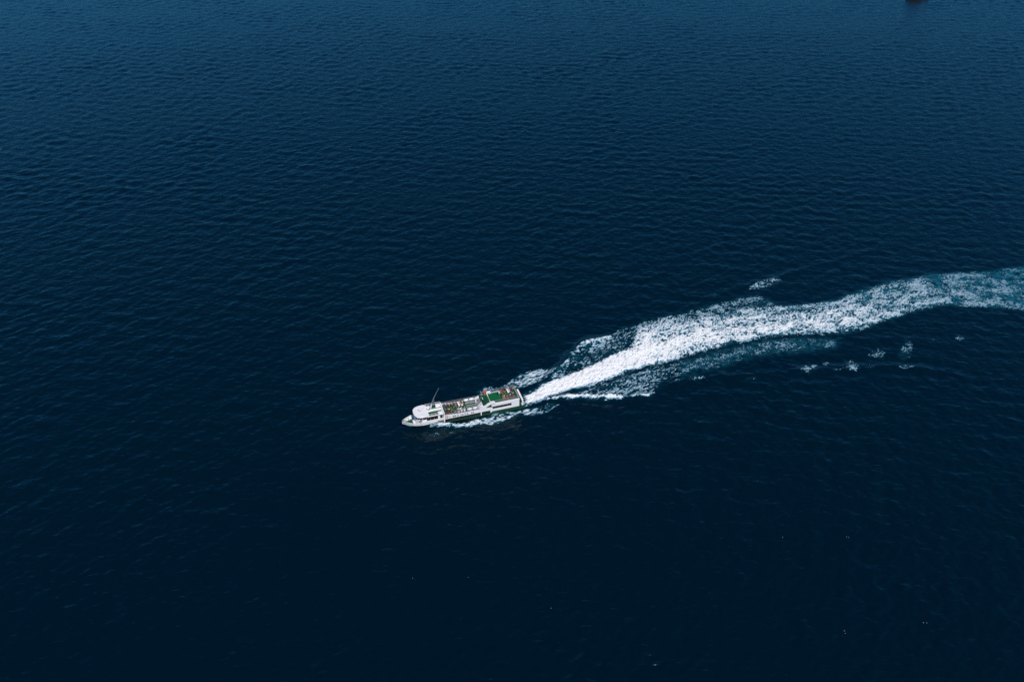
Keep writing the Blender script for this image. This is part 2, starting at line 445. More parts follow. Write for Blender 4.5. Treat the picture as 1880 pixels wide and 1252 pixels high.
def build_foam():
    step = 0.17
    xs = np.arange(-36, 206, step); ys = np.arange(160, 268, step)
    X, Y = np.meshgrid(xs, ys); nc = len(xs)
    X = X.ravel(); Y = Y.ravel()
    # coarse test first
    D = np.zeros(X.shape)
    rough = np.zeros(X.shape, bool)
    for k, p in WAKE_AREAS.items():
        q = np.array(p)
        bb = (X > q[:, 0].min() - 3) & (X < q[:, 0].max() + 3) & (Y > q[:, 1].min() - 3) & (Y < q[:, 1].max() + 3)
        rough |= bb
    for k in ('l1', 'l2', 'l3'):
        q = np.array(WAKE_LINES[k])
        rough |= (X > q[:, 0].min() - 2) & (X < q[:, 0].max() + 2) & (Y > q[:, 1].min() - 2) & (Y < q[:, 1].max() + 2)
    D[rough] = foam_density(X[rough], Y[rough])
    w = np.where(D > 0.04)[0]
    x, y, d = X[w], Y[w], D[w]
    # churned pattern: lacy filaments where thin, lumps where thick, drawn out along the wake near the stern
    # u runs along the wake, v across it
    yc = np.interp(x, [-40, 3, 20, 57, 100, 127, 150, 190, 210], [172, 183, 193, 214, 225, 234, 243, 247, 248])
    v = (y - yc) * 0.93
    u = x * 1.07
    st = np.interp(x, [-10, 2, 40, 80, 130], [0.6, 0.30, 0.42, 0.6, 0.62])
    wu = fbm(x / 2.6, y / 2.6, 3) * 1.1; wv = fbm(x / 2.6 + 40, y / 2.6 - 31, 3) * 1.1
    n_big = fbm(u * st / 5.0 + wu * .3, v / 3.6 + wv * .3, 3)
    lace = 1 - np.abs(perlin(u * st / 1.5 + wu, v / 1.15 + wv)) * 2.4
    lace2 = 1 - np.abs(perlin(u * st / 0.75 - wv, v / 0.55 + wu)) * 2.2
    fine = fbm(u * st / 0.5, v / 0.36, 2)
    pat = 0.36 * lace + 0.28 * lace2 + np.interp(x, [20, 80, 140], [0.42, 0.5, 0.75]) * n_big + 0.40 * fine
    srt = np.sort(pat[::7]); uni = np.interp(pat, srt, np.linspace(0, 1, len(srt)))     # even spread, so density = cover
    f = (uni - (1 - d)) * 1.1
    fc = np.clip(f, -0.25, 1.3)
    base = sea_height(x, y)
    lump = 0.10 + 0.34 * np.clip(d, 0, 1) * fc
    z = base + np.where(f > 0, 0.03 + lump * fc + (0.20 * fine + 0.10 * lace2) * np.clip(d, 0, 1) * np.clip(fc * 4, 0, 1), fc * 0.6)
    full = np.full(X.shape, -1.0); full[w] = fc
    i = (np.arange(len(ys) - 1)[:, None] * nc + np.arange(nc - 1)[None, :]).ravel()
    quads = np.stack([i, i + 1, i + 1 + nc, i + nc], -1)
    keep = (full[quads].max(1) > 0.0) & (D[quads].min(1) > 0.04)
    quads = quads[keep]
    idx = np.full(X.shape, -1, np.int64); idx[w] = np.arange(len(w))
    quads = idx[quads]
    used = np.unique(quads)
    re = np.full(len(w), -1, np.int64); re[used] = np.arange(len(used))
    thick = np.clip(np.maximum(fc, 0) * 1.15 + 0.04, 0, 1) * (0.30 + 0.80 * np.clip(d, 0, 1)) + 0.22 * fine + 0.10 * (lace2 - 0.3)
    thick += np.clip((d - 0.88) * 3.0, 0, 0.35)
    thick = thick * np.interp(x, [0, 90, 150, 200], [1.15, 1.0, 0.82, 0.58])
    me = mesh_from("wake_foam", np.stack([x, y, z], -1)[used], re[quads], FOAM, True, {"thick": thick[used]})
    print("foam quads", len(quads))
    o = bpy.data.objects.new("wake_foam", me); COL.objects.link(o); o['kind'] = 'stuff'
    o['label'] = 'white churned foam trailing behind the ferry across the dark sea'; o['category'] = 'foam'
    # stray foam flecks, and sun glints modelled as pale flecks on the near water
    pts = [(82.9, 131.4), (91.7, 107.5), (66.5, 131.5), (-10.2, 119.5), (-23.3, 119.5), (8.6, 111.3), (73.0, 104.8), (-79.7, 371.6), (-249.0, 371.6), (339.8, 651.5), (277.4, 633.5)]
    r2 = np.random.default_rng(5)
    for _ in range(0):
        yy = r2.uniform(95, 330); pts.append((r2.uniform(-0.62, 0.66) * (yy + 40), yy))
    V, Q, TH = [], [], []
    for (cx, cy) in pts:
        far = max(1.0, math.hypot(cx, cy) / 230.0)
        for _ in range(r2.integers(1, 3)):
            px, py = cx + r2.normal(0, 0.6 * far), cy + r2.normal(0, 0.35 * far)
            rx, ry = r2.uniform(0.05, 0.12) * far, r2.uniform(0.03, 0.06) * far
            a0 = r2.uniform(-0.4, 0.4)
            ring = [(math.cos(t) * rx, math.sin(t) * ry) for t in np.arange(8) * math.pi / 4]
            bx = np.array([px] + [px + c * math.cos(a0) - s * math.sin(a0) for c, s in ring])
            by = np.array([py] + [py + c * math.sin(a0) + s * math.cos(a0) for c, s in ring])
            zz = sea_height(bx, by); zz = zz + np.array([0.09] + [-0.02] * 8) + (zz[0] - zz) * 0.3
            n = len(V)
            V += list(zip(bx, by, zz)); TH += [0.45] * 9
            for k in range(0, 8, 2):
                Q.append((n, n + 1 + k, n + 2 + k, n + 1 + (k + 2) % 8))
    me = mesh_from("foam_and_glint_fleck", np.array(V), np.array(Q), FOAM, True, {"thick": TH})
    o = bpy.data.objects.new("foam_and_glint_fleck", me); COL.objects.link(o); o['kind'] = 'stuff'
    o['label'] = 'tiny white flecks on the open sea, foam and modelled sun glints'; o['category'] = 'foam'
build_foam()

# ------------------------------------------------------------------ mesh helpers
class MB:
    """collects shapes, then links them as one mesh object"""
    def __init__(self): self.v, self.f, self.mi = [], [], []
    def add(self, vs, fs, mi=0):
        n = len(self.v); self.v += [tuple(p) for p in vs]
        self.f += [tuple(n + i for i in f) for f in fs]; self.mi += [mi] * len(fs); return self
    def box(self, x0, x1, y0, y1, z0, z1, bev=0.0, mi=0):
        if bev <= 0:
            vs = [(x, y, z) for z in (z0, z1) for y in (y0, y1) for x in (x0, x1)]
            return self.add(vs, [(0, 2, 3, 1), (4, 5, 7, 6), (0, 1, 5, 4), (2, 6, 7, 3), (0, 4, 6, 2), (1, 3, 7, 5)], mi)
        b = min(bev, (x1 - x0) * .45, (y1 - y0) * .45, (z1 - z0) * .9)
        def ring(i, z): return [(x0 + i, y0, z), (x1 - i, y0, z), (x1, y0 + i, z), (x1, y1 - i, z), (x1 - i, y1, z), (x0 + i, y1, z), (x0, y1 - i, z), (x0, y0 + i, z)]
        r0 = ring(b, z0); r1 = ring(b, z1 - b)
        r2 = [((x - (x0 + x1) / 2) * (1 - 2 * b / (x1 - x0)) + (x0 + x1) / 2, (y - (y0 + y1) / 2) * (1 - 2 * b / (y1 - y0)) + (y0 + y1) / 2, z1) for x, y, _ in r0]
        fs = [tuple(range(7, -1, -1)), tuple(range(16, 24))]
        for k in range(2):
            for i in range(8):
                j = (i + 1) % 8; fs.append((k * 8 + i, k * 8 + j, k * 8 + 8 + j, k * 8 + 8 + i))
        return self.add(r0 + r1 + r2, fs, mi)
    def tube(self, pts, r, n=6, r2=None, cap=True, mi=0):
        pts = [Vector(p) for p in pts]; vs = []; m = len(pts)
        for i, p in enumerate(pts):
            t = (pts[min(i + 1, m - 1)] - pts[max(i - 1, 0)]).normalized()
            a = t.orthogonal().normalized(); b = t.cross(a)
            rr = r if r2 is None else r + (r2 - r) * i / (m - 1)
            vs += [p + (a * math.cos(k * 2 * math.pi / n) + b * math.sin(k * 2 * math.pi / n)) * rr for k in range(n)]
        fs = [(i * n + k, i * n + (k + 1) % n, (i + 1) * n + (k + 1) % n, (i + 1) * n + k) for i in range(m - 1) for k in range(n)]
        if cap: fs += [tuple(range(n - 1, -1, -1)), tuple((m - 1) * n + k for k in range(n))]
        return self.add(vs, fs, mi)
    def lathe(self, prof, axis='z', c=(0, 0, 0), n=14, mi=0):
        vs = []
        for r, h in prof:
            for k in range(n):
                a, b = r * math.cos(k * 2 * math.pi / n), r * math.sin(k * 2 * math.pi / n)
                p = {'z': (a, b, h), 'x': (h, a, b), 'y': (b, h, a)}[axis]
                vs.append((p[0] + c[0], p[1] + c[1], p[2] + c[2]))
        m = len(prof)
        fs = [(i * n + k, i * n + (k + 1) % n, (i + 1) * n + (k + 1) % n, (i + 1) * n + k) for i in range(m - 1) for k in range(n)]
        fs += [tuple(range(n - 1, -1, -1)), tuple((m - 1) * n + k for k in range(n))]
        return self.add(vs, fs, mi)
    def prism(self, poly, z0, z1, top=None, mi=0):
        """upright prism on a plan outline, optionally with another outline on top"""
        n = len(poly); top = top or poly
        vs = [(x, y, z0) for x, y in poly] + [(x, y, z1) for x, y in top]
        fs = [tuple(range(n - 1, -1, -1)), tuple(range(n, 2 * n))] + [(i, (i + 1) % n, n + (i + 1) % n, n + i) for i in range(n)]
        return self.add(vs, fs, mi)
    def side(self, poly, y0, y1, mi=0):
        """plate cut in the x-z plane"""
        n = len(poly)
        vs = [(x, y0, z) for x, z in poly] + [(x, y1, z) for x, z in poly]
        fs = [tuple(range(n)), tuple(range(2 * n - 1, n - 1, -1))] + [((i + 1) % n, i, n + i, n + (i + 1) % n) for i in range(n)]
        return self.add(vs, fs, mi)
    def mesh(self, name, mats):
        me = bpy.data.meshes.new(name)
        me.from_pydata(self.v, [], self.f)
        for m in (mats if isinstance(mats, (list, tuple)) else [mats]): me.materials.append(m)
        me.polygons.foreach_set("material_index", self.mi)
        bm = bmesh.new(); bm.from_mesh(me); bmesh.ops.recalc_face_normals(bm, faces=bm.faces); bm.to_mesh(me); bm.free()
        me.update(); return me

def link(name, me, parent=None, loc=(0, 0, 0), rot=(0, 0, 0), smooth=False):
    o = bpy.data.objects.new(name, me); COL.objects.link(o)
    o.location = loc; o.rotation_euler = rot
    if parent is not None: o.parent = parent
    if smooth:
        for p in me.polygons: p.use_smooth = True
    return o
def part(name, mb, mat, parent, smooth=False, loc=(0, 0, 0), rot=(0, 0, 0), label=None):
    o = link(name, mb.mesh(name, mat), parent, loc, rot, smooth)
    if label: o['label'] = label
    return o
def thing(name, label, cat, group=None):
    o = bpy.data.objects.new(name, None); o.empty_display_size = 0.4; COL.objects.link(o)
    o['label'] = label; o['category'] = cat
    if group: o['group'] = group
    return o
def tag(o, label, cat, group=None):
    o['label'] = label; o['category'] = cat
    if group: o['group'] = group
    return o

# ------------------------------------------------------------------ ferry: x forward from the transom, y to port, z up from the waterline
FERRY_AT = Vector((3.029, 181.772, 0.0))
FERRY_M = Matrix.Translation(FERRY_AT) @ Matrix.Rotation(R(-162.5), 4, 'Z') @ Matrix.Rotation(R(-0.3), 4, 'Y')
def aboard(o, x, y, z, rz=0.0, tilt=None):
    m = FERRY_M @ Matrix.Translation((x, y, z)) @ Matrix.Rotation(rz, 4, 'Z')
    if tilt is not None: m = m @ tilt
    o.matrix_world = m; return o

ferry = thing('ferry', 'long white and green passenger ferry speeding across the dark sea ahead of its wake', 'ferry')
ferry.matrix_world = FERRY_M

ST = [0, 2, 6, 10.15, 10.4, 14, 18, 22, 24.2, 24.3, 26, 28, 30, 31.5, 33, 34.1, 35.0, 35.6, 35.9]
def hb(x):  return float(np.interp(x, [0, 2, 10, 20, 27, 30, 31.5, 33, 34.1, 35.0, 35.6, 35.9], [2.5, 2.6, 2.64, 2.64, 2.66, 2.56, 2.38, 1.98, 1.42, 0.82, 0.36, 0.08]))
def wl(x):  return float(np.interp(x, [0, 10, 18, 24, 28, 31, 33, 34.5, 36.2], [2.2, 2.3, 2.25, 1.95, 1.4, 0.85, 0.42, 0.08, 0.02]))
def sheer(x): return 1.5 if x <= 10.2 else 1.0 if x <= 24.2 else float(np.interp(x, [24.3, 28, 33, 36.2], [2.0, 2.0, 2.15, 2.4]))
def hull_mesh():
    vs, fs = [], []; n = 7
    for x in ST:
        s, b, w = sheer(x), hb(x), wl(x)
        rake = max(0, x - 33.0) / 2.9
        zk = -1.0 + 2.6 * rake ** 1.2
        prof = [(0, zk), (w * .75, max(-0.6, zk + .05)), (w, max(0.0, zk + .15)), (w + (b - w) * .45, s * .42 if s * .42 > zk else zk + .3), (w + (b - w) * .85, s * .8), (b, s - .12), (b, s)]
        vs += [(x, y, z) for y, z in prof] + [(x, -y, z) for y, z in prof]
    m = 2 * n
    for i in range(len(ST) - 1):
        a, c = i * m, (i + 1) * m
        for k in range(n - 1):
            fs.append((a + k, c + k, c + k + 1, a + k + 1)); fs.append((a + n + k, a + n + k + 1, c + n + k + 1, c + n + k))
        if ST[i] < 30: fs.append((a + n - 1, c + n - 1, c + m - 1, a + m - 1))      # closed top up to the foredeck
    fs.append(tuple(range(n)) + tuple(range(m - 1, n - 1, -1)))
    e = (len(ST) - 1) * m
    fs.append(tuple(e + k for k in range(n)) + tuple(e + k for k in range(m - 1, n - 1, -1)))
    me = bpy.data.meshes.new('hull'); me.from_pydata(vs, [], fs); me.materials.append(M['hull'])
    bm = bmesh.new(); bm.from_mesh(me); bmesh.ops.recalc_face_normals(bm, faces=bm.faces); bm.to_mesh(me); bm.free()
    return me
hull = link('hull', hull_mesh(), ferry)
mb = MB()
for sgn in (1, -1):
    mb.tube([(x, sgn * (hb(x) + .03), sheer(x) - .08) for x in ST if x <= 24.2], .09, 6)
part('rub_rail', mb, M['green_dark'], hull)
mb = MB()
for sgn in (1, -1):
    mb.tube([(x, sgn * (wl(x) + (hb(x) - wl(x)) * .62 + .03), sheer(x) * .55) for x in (24.3, 26, 28, 30, 31.5, 33, 34.2)], .06, 5)
part('spray_rail', mb, M['grey'], hull)
# foredeck: well deck inside the bulwark, cap rail, mat, hatch, windlass, bollards, bow roller
fx = [x for x in ST if x >= 30]
fpoly = [(x, hb(x) - .16) for x in fx[:-2]] + [(35.5, 0.0)] + [(x, -(hb(x) - .16)) for x in reversed(fx[:-2])]
part('foredeck', MB().prism(fpoly, 1.2, 1.35), M['grey'], ferry)
mb = MB()
for sgn in (1, -1):
    for i in range(len(fx) - 1):
        a, b = fx[i], fx[i + 1]
        ia, ib = max(hb(a) - .2, .02), max(hb(b) - .2, .02)
        mb.add([(a, sgn * hb(a), sheer(a) + .02), (b, sgn * hb(b), sheer(b) + .02), (b, sgn * ib, sheer(b) + .02), (a, sgn * ia, sheer(a) + .02),
                (a, sgn * ia, 1.3), (b, sgn * ib, 1.3)], [(0, 1, 2, 3), (3, 2, 5, 4)])
part('bulwark', mb, M['white'], ferry)
part('deck_mat', MB().prism([(33.0, -.95), (33.0, 1.0), (34.3, .75), (34.6, 0), (34.3, -.75)], 1.36, 1.4), M['green_pad'], ferry)
part('hatch', MB().box(31.9, 32.9, -.15, 1.0, 1.35, 1.8, .06), M['white'], ferry)
wl_ = part('windlass', MB().box(34.5, 34.95, -.35, .35, 1.36, 1.62, .05).lathe([(.16, -.5), (.16, .5)], 'y', (34.72, 0, 1.7)), M['brown'], ferry)
for s in (-1, 1):
    part('bollard', MB().lathe([(.13, 1.35), (.1, 1.5), (.1, 1.7), (.15, 1.74), (.13, 1.8)], 'z', (33.9, s * 1.2, 0), 10), M['dark'], ferry)
part('bow_roller', MB().box(35.1, 36.0, -.14, .14, 2.36, 2.52, .05).lathe([(.1, -.16), (.1, .16)], 'y', (35.95, 0, 2.48), 8), M['dark'], ferry)
part('mooring_rope', MB().tube([(32.9 + .5 * math.cos(t) * (1 - t / 40), 1.45 + .32 * math.sin(t) * (1 - t / 40), 1.42 + t * .012) for t in np.arange(0, 19, .5)], .05, 5), M['brown'], ferry)

# wheelhouse: raked front, side windows, roof
def wh(z, front, half, aft=24.4):                     # outline of the cabin at one height
    return [(aft, half), (30.4, half), (front - 1.0, half * .8), (front - .2, half * .38), (front, 0), (front - .2, -half * .38), (front - 1.0, -half * .8), (30.4, -half), (aft, -half)]
wheelhouse = part('wheelhouse', MB().prism(wh(1.3, 32.6, 2.42), 1.3, 3.1, wh(3.1, 32.3, 2.38)).prism(wh(3.1, 32.25, 2.3, 28.5), 3.1, 4.35, wh(4.35, 31.5, 2.2, 28.5)), M['white'], ferry)
def pane(a, b, zb, zt, name, mat, par, off=.05):
    """a window pane between two plan points, standing proud of the wall behind it; b, t = (bottom, top) points"""
    (xa, ya), (xat, yat) = a; (xb, yb), (xbt, ybt) = b
    q = [Vector((xa, ya, zb)), Vector((xb, yb, zb)), Vector((xbt, ybt, zt)), Vector((xat, yat, zt))]
    nn = (q[1] - q[0]).cross(q[3] - q[0]).normalized()
    if nn.dot(Vector(((xa + xb) / 2 - 28, (ya + yb) / 2, 0))) < 0: nn = -nn
    c = sum(q, Vector()) / 4
    q = [c + (p - c) * .95 for p in q]
    part(name, MB().add([p + nn * off for p in q] + [p - nn * .02 for p in q], [(0, 1, 2, 3), (4, 7, 6, 5), (0, 4, 5, 1), (1, 5, 6, 2), (2, 6, 7, 3), (3, 7, 4, 0)]), mat, par)
lo_, hi_ = wh(0, 32.2, 2.3), wh(0, 31.62, 2.22)
for i in range(1, 7):
    pane((lo_[i], hi_[i]), (lo_[i + 1], hi_[i + 1]), 3.2, 4.2, 'windscreen_pane', M['glass2'], wheelhouse)
for s in (1, -1):
    xs = [30.3, 29.2, 28.1, 27.0, 25.9]
    for i in range(4):
        lowz = 3.2 if i == 0 else 2.75
        y0 = s * 2.42 if i else s * 2.3
        pane(((xs[i], y0), (xs[i], s * 2.24)), ((xs[i + 1], y0), (xs[i + 1], s * 2.24)), lowz, 3.75, 'side_window', M['glass'], wheelhouse, .06)
    part('fairing', MB().side([(30.9, 2.0), (30.9, 2.75), (29.2, 2.72), (24.4, 2.7), (24.4, 2.0)], s * 2.44, s * 2.6), M['white'], wheelhouse)
roof_o = [(28.5, 1.2), (28.4, 2.3), (28.9, 2.74), (31.0, 2.74), (31.9, 2.3), (32.4, 1.4), (32.6, 0), (32.4, -1.3), (31.7, -2.15), (30.6, -2.5), (29.2, -2.6), (28.4, -2.2), (28.9, -1.0), (28.5, -.3)]
roof_i = [(x + (30.3 - x) * .06, y * .93) for x, y in roof_o]
roof = part('wheelhouse_roof', MB().prism(roof_o, 4.38, 4.54).prism(roof_i, 4.54, 4.62), M['white2'], ferry)
part('searchlight', MB().lathe([(.05, 4.62), (.05, 4.78), (.14, 4.8), (.14, 4.98), (.06, 5.02)], 'z', (30.9, -.3, 0), 8), M['grey'], roof)
part('horn', MB().tube([(30.6, -.1, 4.68), (30.35, .2, 4.72), (30.15, .2, 4.72)], .05, 6, .1).box(30.5, 30.7, -.2, .0, 4.62, 4.72), M['grey'], roof)
for x, y in ((31.6, -1.4), (30.2, 1.5), (31.2, 1.7), (29.6, .9)):
    part('vent', MB().lathe([(.12, 4.62), (.12, 4.68), (.07, 4.72)], 'z', (x, y, 0), 8), M['steel'], roof)

# deck behind the wheelhouse
mk = part('upper_deck', MB().box(24.3, 28.9, -2.3, 2.3, 3.84, 4.06, .04), M['white'], ferry)
part('deck_mat', MB().prism([(24.5, .5), (28.6, .5), (28.7, 1.95), (24.6, 1.95)], 4.065, 4.1), M['green_deck'], mk)
part('deck_mat', MB().prism([(25.8, -2.15), (27.3, -2.15), (27.3, -.95), (25.8, -.95)], 4.065, 4.1), M['green_deck'], mk)
part('deck_strip', MB().box(24.4, 28.4, 2.02, 2.2, 4.065, 4.1), M['green_dark'], mk)
part('deck_strip', MB().box(24.4, 27.6, -.86, -.62, 4.065, 4.1), M['green_dark'], mk)
part('stair_well_shade', MB().box(27.7, 28.25, -1.7, -.4, 4.065, 4.09), M['dark'], mk)  # flat dark plate, paints the shade inside an open stairwell
part('locker', MB().box(24.5, 25.8, 1.35, 2.25, 4.07, 4.49, .06), M['white'], ferry)
part('locker', MB().box(24.6, 25.8, -2.05, -1.1, 4.07, 4.49, .06), M['white'], ferry)
for y in (2.28, -2.28):
    mb = MB()
    for z in (4.44, 4.84): mb.tube([(24.35, y, z), (28.7, y, z)], .03, 5)
    for x in (24.4, 25.5, 26.6, 27.7, 28.6): mb.tube([(x, y, 4.04), (x, y, 4.84)], .03, 5)
    part('railing', mb, M['white'], mk)
part('frame', MB().box(24.0, 24.3, -2.55, 2.45, 4.08, 4.34, .05).box(24.05, 24.28, 2.2, 2.45, 3.3, 4.08).box(24.05, 24.28, -2.55, -2.3, 3.3, 4.08), M['white'], ferry)
# side passages aft of the wheelhouse: dark plates paint the shade of open doorways
for s in (1, -1):
    part('doorway_shade', MB().box(24.6, 25.3, s * 2.43 - .03, s * 2.43 + .03, 2.75, 3.7), M['dark'], ferry)
    part('post', MB().box(24.05, 24.4, s * 2.68 - .09, s * 2.68 + .09, 1.25, 2.75), M['white'], ferry)
mb = MB().tube([(27.4, -.75, 4.06), (26.95, -.75, 5.94)], .24, 8, .17)
mast = part('mast', mb, M['white'], ferry, True)
part('mast_pole', MB().tube([(26.95, -.75, 5.94), (26.3, -.75, 7.74), (25.7, -.75, 8.94), (24.6, -.75, 11.1)], .15, 6, .05).box(26.0, 26.6, -.8, -.7, 6.84, 6.9), M['pale'], mast)
part('yard', MB().box(26.85, 27.02, -1.35, -.15, 5.84, 5.94), M['pale'], mast)
part('brace', MB().tube([(28.1, -.55, 4.74), (27.3, -.75, 4.84)], .1, 6), M['white'], mast)
part('radar_dome', MB().lathe([(.0, 4.29), (.25, 4.34), (.34, 4.54), (.34, 4.69), (.22, 4.89), (.02, 4.96)], 'z', (28.15, -.6, 0), 12), M['white'], mast, True)
part('radar_scanner', MB().box(27.15, 27.3, -1.3, -.2, 5.06, 5.2, .03).tube([(27.2, -.75, 4.74), (27.2, -.75, 5.06)], .07, 6), M['white'], mast)

# passenger deck amidships: window band in the shade of the overhanging name board, floor, rails
mid = part('saloon', MB().box(10.4, 24.25, -2.42, 2.42, 1.0, 2.78), M['green_dark'], ferry)
for s in (1, -1):
    for i in range(9):
        x = 10.9 + i * 1.45
        part('saloon_window', MB().box(x, x + 1.3, s * 2.46 - .05, s * 2.46 + .05, 1.08, 2.2), M['glass'], mid)
    part('name_board', MB().side([(24.3, 2.12), (24.3, 3.6), (23.2, 3.55), (20, 3.25), (13.4, 3.15), (12.4, 3.25), (9.9, 3.0), (9.9, 2.05), (12, 2.1)], s * 2.52, s * 2.66), M['white'], ferry)
part('floor', MB().box(10.3, 24.25, -2.5, 2.5, 2.78, 2.9), M['green_deck'], ferry)
for s in (1, -1):
    mb = MB()
    for z in (3.6, 3.95): mb.tube([(12.8, s * 2.62, z), (24.0, s * 2.62, z + .08)], .035, 5)
    part('handrail', mb, M['steel'], ferry)
    for i in range(9): part('rail_post', MB().tube([(12.9 + i * 1.38, s * 2.62, 3.1), (12.9 + i * 1.38, s * 2.62, 3.98)], .035, 5), M['steel'], ferry)
def lettering(txt, size, x, z):
    for ch in txt:
        if ch == ' ':
            x -= size * .34; continue
        cu = bpy.data.curves.new('letter', 'FONT'); cu.body = ch; cu.size = size; cu.extrude = .012; cu.offset = size * .03
        o = bpy.data.objects.new('letter', cu); COL.objects.link(o)
        bpy.context.view_layer.update()
        me = bpy.data.meshes.new_from_object(o.evaluated_get(bpy.context.evaluated_depsgraph_get()))
        bpy.data.objects.remove(o, do_unlink=True); bpy.data.curves.remove(cu)
        me.name = 'letter'; me.materials.clear(); me.materials.append(M['letters'])
        xs = [v.co.x for v in me.vertices]
        link('letter', me, ferry, (x + min(xs), 2.672, z), (R(90), 0, R(180)))
        x -= (max(xs) - min(xs)) + size * .17
# text runs from the bow end towards the stern on the port side
lettering("EKA JAYA  23", .80, 21.7, 2.36)
lettering("KM", .3, 22.9, 2.6)

# wing-shaped side fairings that climb to the after deck
for s in (1, -1):
    a, b = (s * 2.05, s * 2.74)
    part('side_wing', MB().side([(14.0, 3.1), (13.7, 3.4), (10.2, 4.8), (9.6, 4.92), (9.1, 4.7), (9.0, 4.2), (9.5, 4.2), (9.65, 4.4), (10.3, 4.35), (12.6, 3.1)], min(a, b), max(a, b)), M['white'], ferry)
    part('side_post', MB().box(10.1, 10.6, s * 2.62 - .12, s * 2.62 + .12, 1.4, 3.1), M['white'], ferry)
    part('post', MB().box(13.2, 13.5, s * 2.66 - .08, s * 2.66 + .08, 1.0, 2.05), M['white'], ferry)
stairs = part('staircase', MB().box(11.9, 12.05, -1.0, 1.0, 2.9, 4.3), M['white'], ferry)
for i in range(5):
    part('step', MB().box(13.3 - i * .28, 13.62 - i * .28, -.95, .25, 2.98 + i * .24, 3.06 + i * .24), M['grey'], stairs)
for y in (-1.05, .35):
    part('stringer', MB().side([(13.7, 2.9), (13.7, 3.15), (12.1, 4.65), (12.1, 4.2), (13.2, 2.9)], y - .05, y + .05), M['grey'], stairs)
part('screen', MB().add([(14.0, .7, 2.95), (14.0, 2.0, 2.95), (12.7, 2.0, 4.4), (12.7, .7, 4.4), (14.0, .7, 2.9), (14.0, 2.0, 2.9), (12.6, 2.0, 2.9), (12.6, .7, 2.9)], [(0, 1, 2, 3), (0, 4, 5, 1), (1, 5, 6, 2), (2, 6, 7, 3), (3, 7, 4, 0)]), M['white'], ferry)
part('landing', MB().box(10.4, 12.6, -2.3, 2.3, 4.0, 4.28), M['green_deck'], ferry)
part('equipment_box', MB().box(11.2, 12.4, .5, 1.6, 4.29, 4.85, .05), M['green_dark'], ferry)

# after block: walls with dark window strip, green roof deck with its mat, rails
aft = part('after_saloon', MB().box(1.75, 10.15, -2.54, 2.54, 1.45, 4.1).box(1.7, 10.3, -2.62, 2.62, 4.1, 4.25, .03), M['white'], ferry)
for s in (1, -1):
    for i in range(5):
        x = 4.15 + i * 1.24
        part('saloon_window', MB().box(x, x + 1.2, s * 2.57 - .03, s * 2.57 + .03, 2.45, 3.2), M['glass'], aft)
part('deck_mat', MB().box(1.8, 10.1, -2.3, 2.3, 4.25, 4.28), M['green_deck'], aft)
part('deck_mat', MB().prism([(6.9, -1.2), (7.5, -1.95), (9.3, -1.95), (10.2, -.9), (10.2, .7), (9.4, 1.75), (7.4, 1.75), (6.7, .9)], 4.285, 4.33), M['green_pad'], aft)
for s in (1, -1):
    mb = MB()
    for z in (4.65, 5.0, 5.3): mb.tube([(1.8, s * 2.5, z), (9.2, s * 2.5, z)], .032, 5)
    part('handrail', mb, M['steel'], ferry)
    for i in range(7): part('rail_post', MB().tube([(1.85 + i * 1.2, s * 2.5, 4.25), (1.85 + i * 1.2, s * 2.5, 5.3)], .032, 5), M['steel'], ferry)
mb = MB()
for z in (4.65, 5.0, 5.3): mb.tube([(1.8, -2.5, z), (1.8, 2.5, z)], .035, 5)
part('handrail', mb, M['steel'], ferry)
# stern deck, gantry bar across the transom, corner lockers
part('stern_deck', MB().box(.1, 1.74, -2.45, 2.45, 1.4, 1.56), M['green_deck'], ferry)
part('stern_shelter', MB().box(1.06, 1.69, -2.35, 2.35, 3.3, 3.42), M['green_deck'], ferry)
gan = part('stern_bar', MB().box(.55, 1.05, -2.5, 2.6, 3.3, 3.62, .05), M['white'], ferry)
part('stern_bar_trim', MB().box(.38, .54, -2.45, 2.55, 3.15, 3.5), M['maroon'], gan)
for y in (-2.35, 2.45): part('post', MB().box(.6, .95, y - .12, y + .12, 1.5, 3.3), M['white'], gan)
for y in (-1.9, 1.9): part('locker', MB().box(.15, 1.1, y - .5, y + .5, 1.5, 2.1, .06), M['white'], ferry)
part('fairlead', MB().box(.35, .6, 2.28, 2.52, 2.1, 2.28), M['dark'], ferry)
part('side_panel', MB().box(1.2, 1.7, 2.38, 2.5, 1.5, 2.6), M['green_dark'], ferry)
part('fender', MB().lathe([(.05, -2.4), (.14, -2.3), (.14, 2.3), (.05, 2.4)], 'y', (-.06, 0, 1.35), 8), M['dark'], hull)

# benches, in rows facing forward on both decks
bench_me = {}
def bench(x, y, z, mat, w=1.75):
    key = mat.name
    if key not in bench_me:
        bench_me[key] = (MB().box(-.2, .25, -w / 2, w / 2, .38, .45, .02).mesh('seat', mat),
                         MB().side([(-.24, .45), (-.34, .9), (-.28, .9), (-.18, .45)], -w / 2, w / 2).mesh('backrest', mat),
                         MB().box(-.2, .22, -.03, .03, 0, .38).mesh('leg', M['steel']))
    s, b, l = bench_me[key]
    e = link('bench', s, ferry, (x, y, z))
    link('backrest', b, e)
    for yy in (-w / 2 + .2, w / 2 - .2): link('leg', l, e, (0, yy, 0))
ROWS_MID = [23.2, 22.35, 21.5, 20.65, 19.8, 18.95, 18.1]
ROWS_AFT = [5.9, 5.0, 4.1, 3.2]
for x in ROWS_MID:
    for y in (-1.35, 1.35): bench(x, y, 2.9, M['white'] if x in (18.95, 18.1) or (x == 19.8 and y > 0) else M['seat'])
for x in ROWS_AFT:
    for y in (-1.35, 1.35): bench(x, y, 4.29, M['white'] if (x == 4.1 and y < 0) else M['seat'])
mb_seat = MB().box(-1.9, 1.9, -.2, .2, .38, .46, .02); me_seat = mb_seat.mesh('seat', M['grey'])
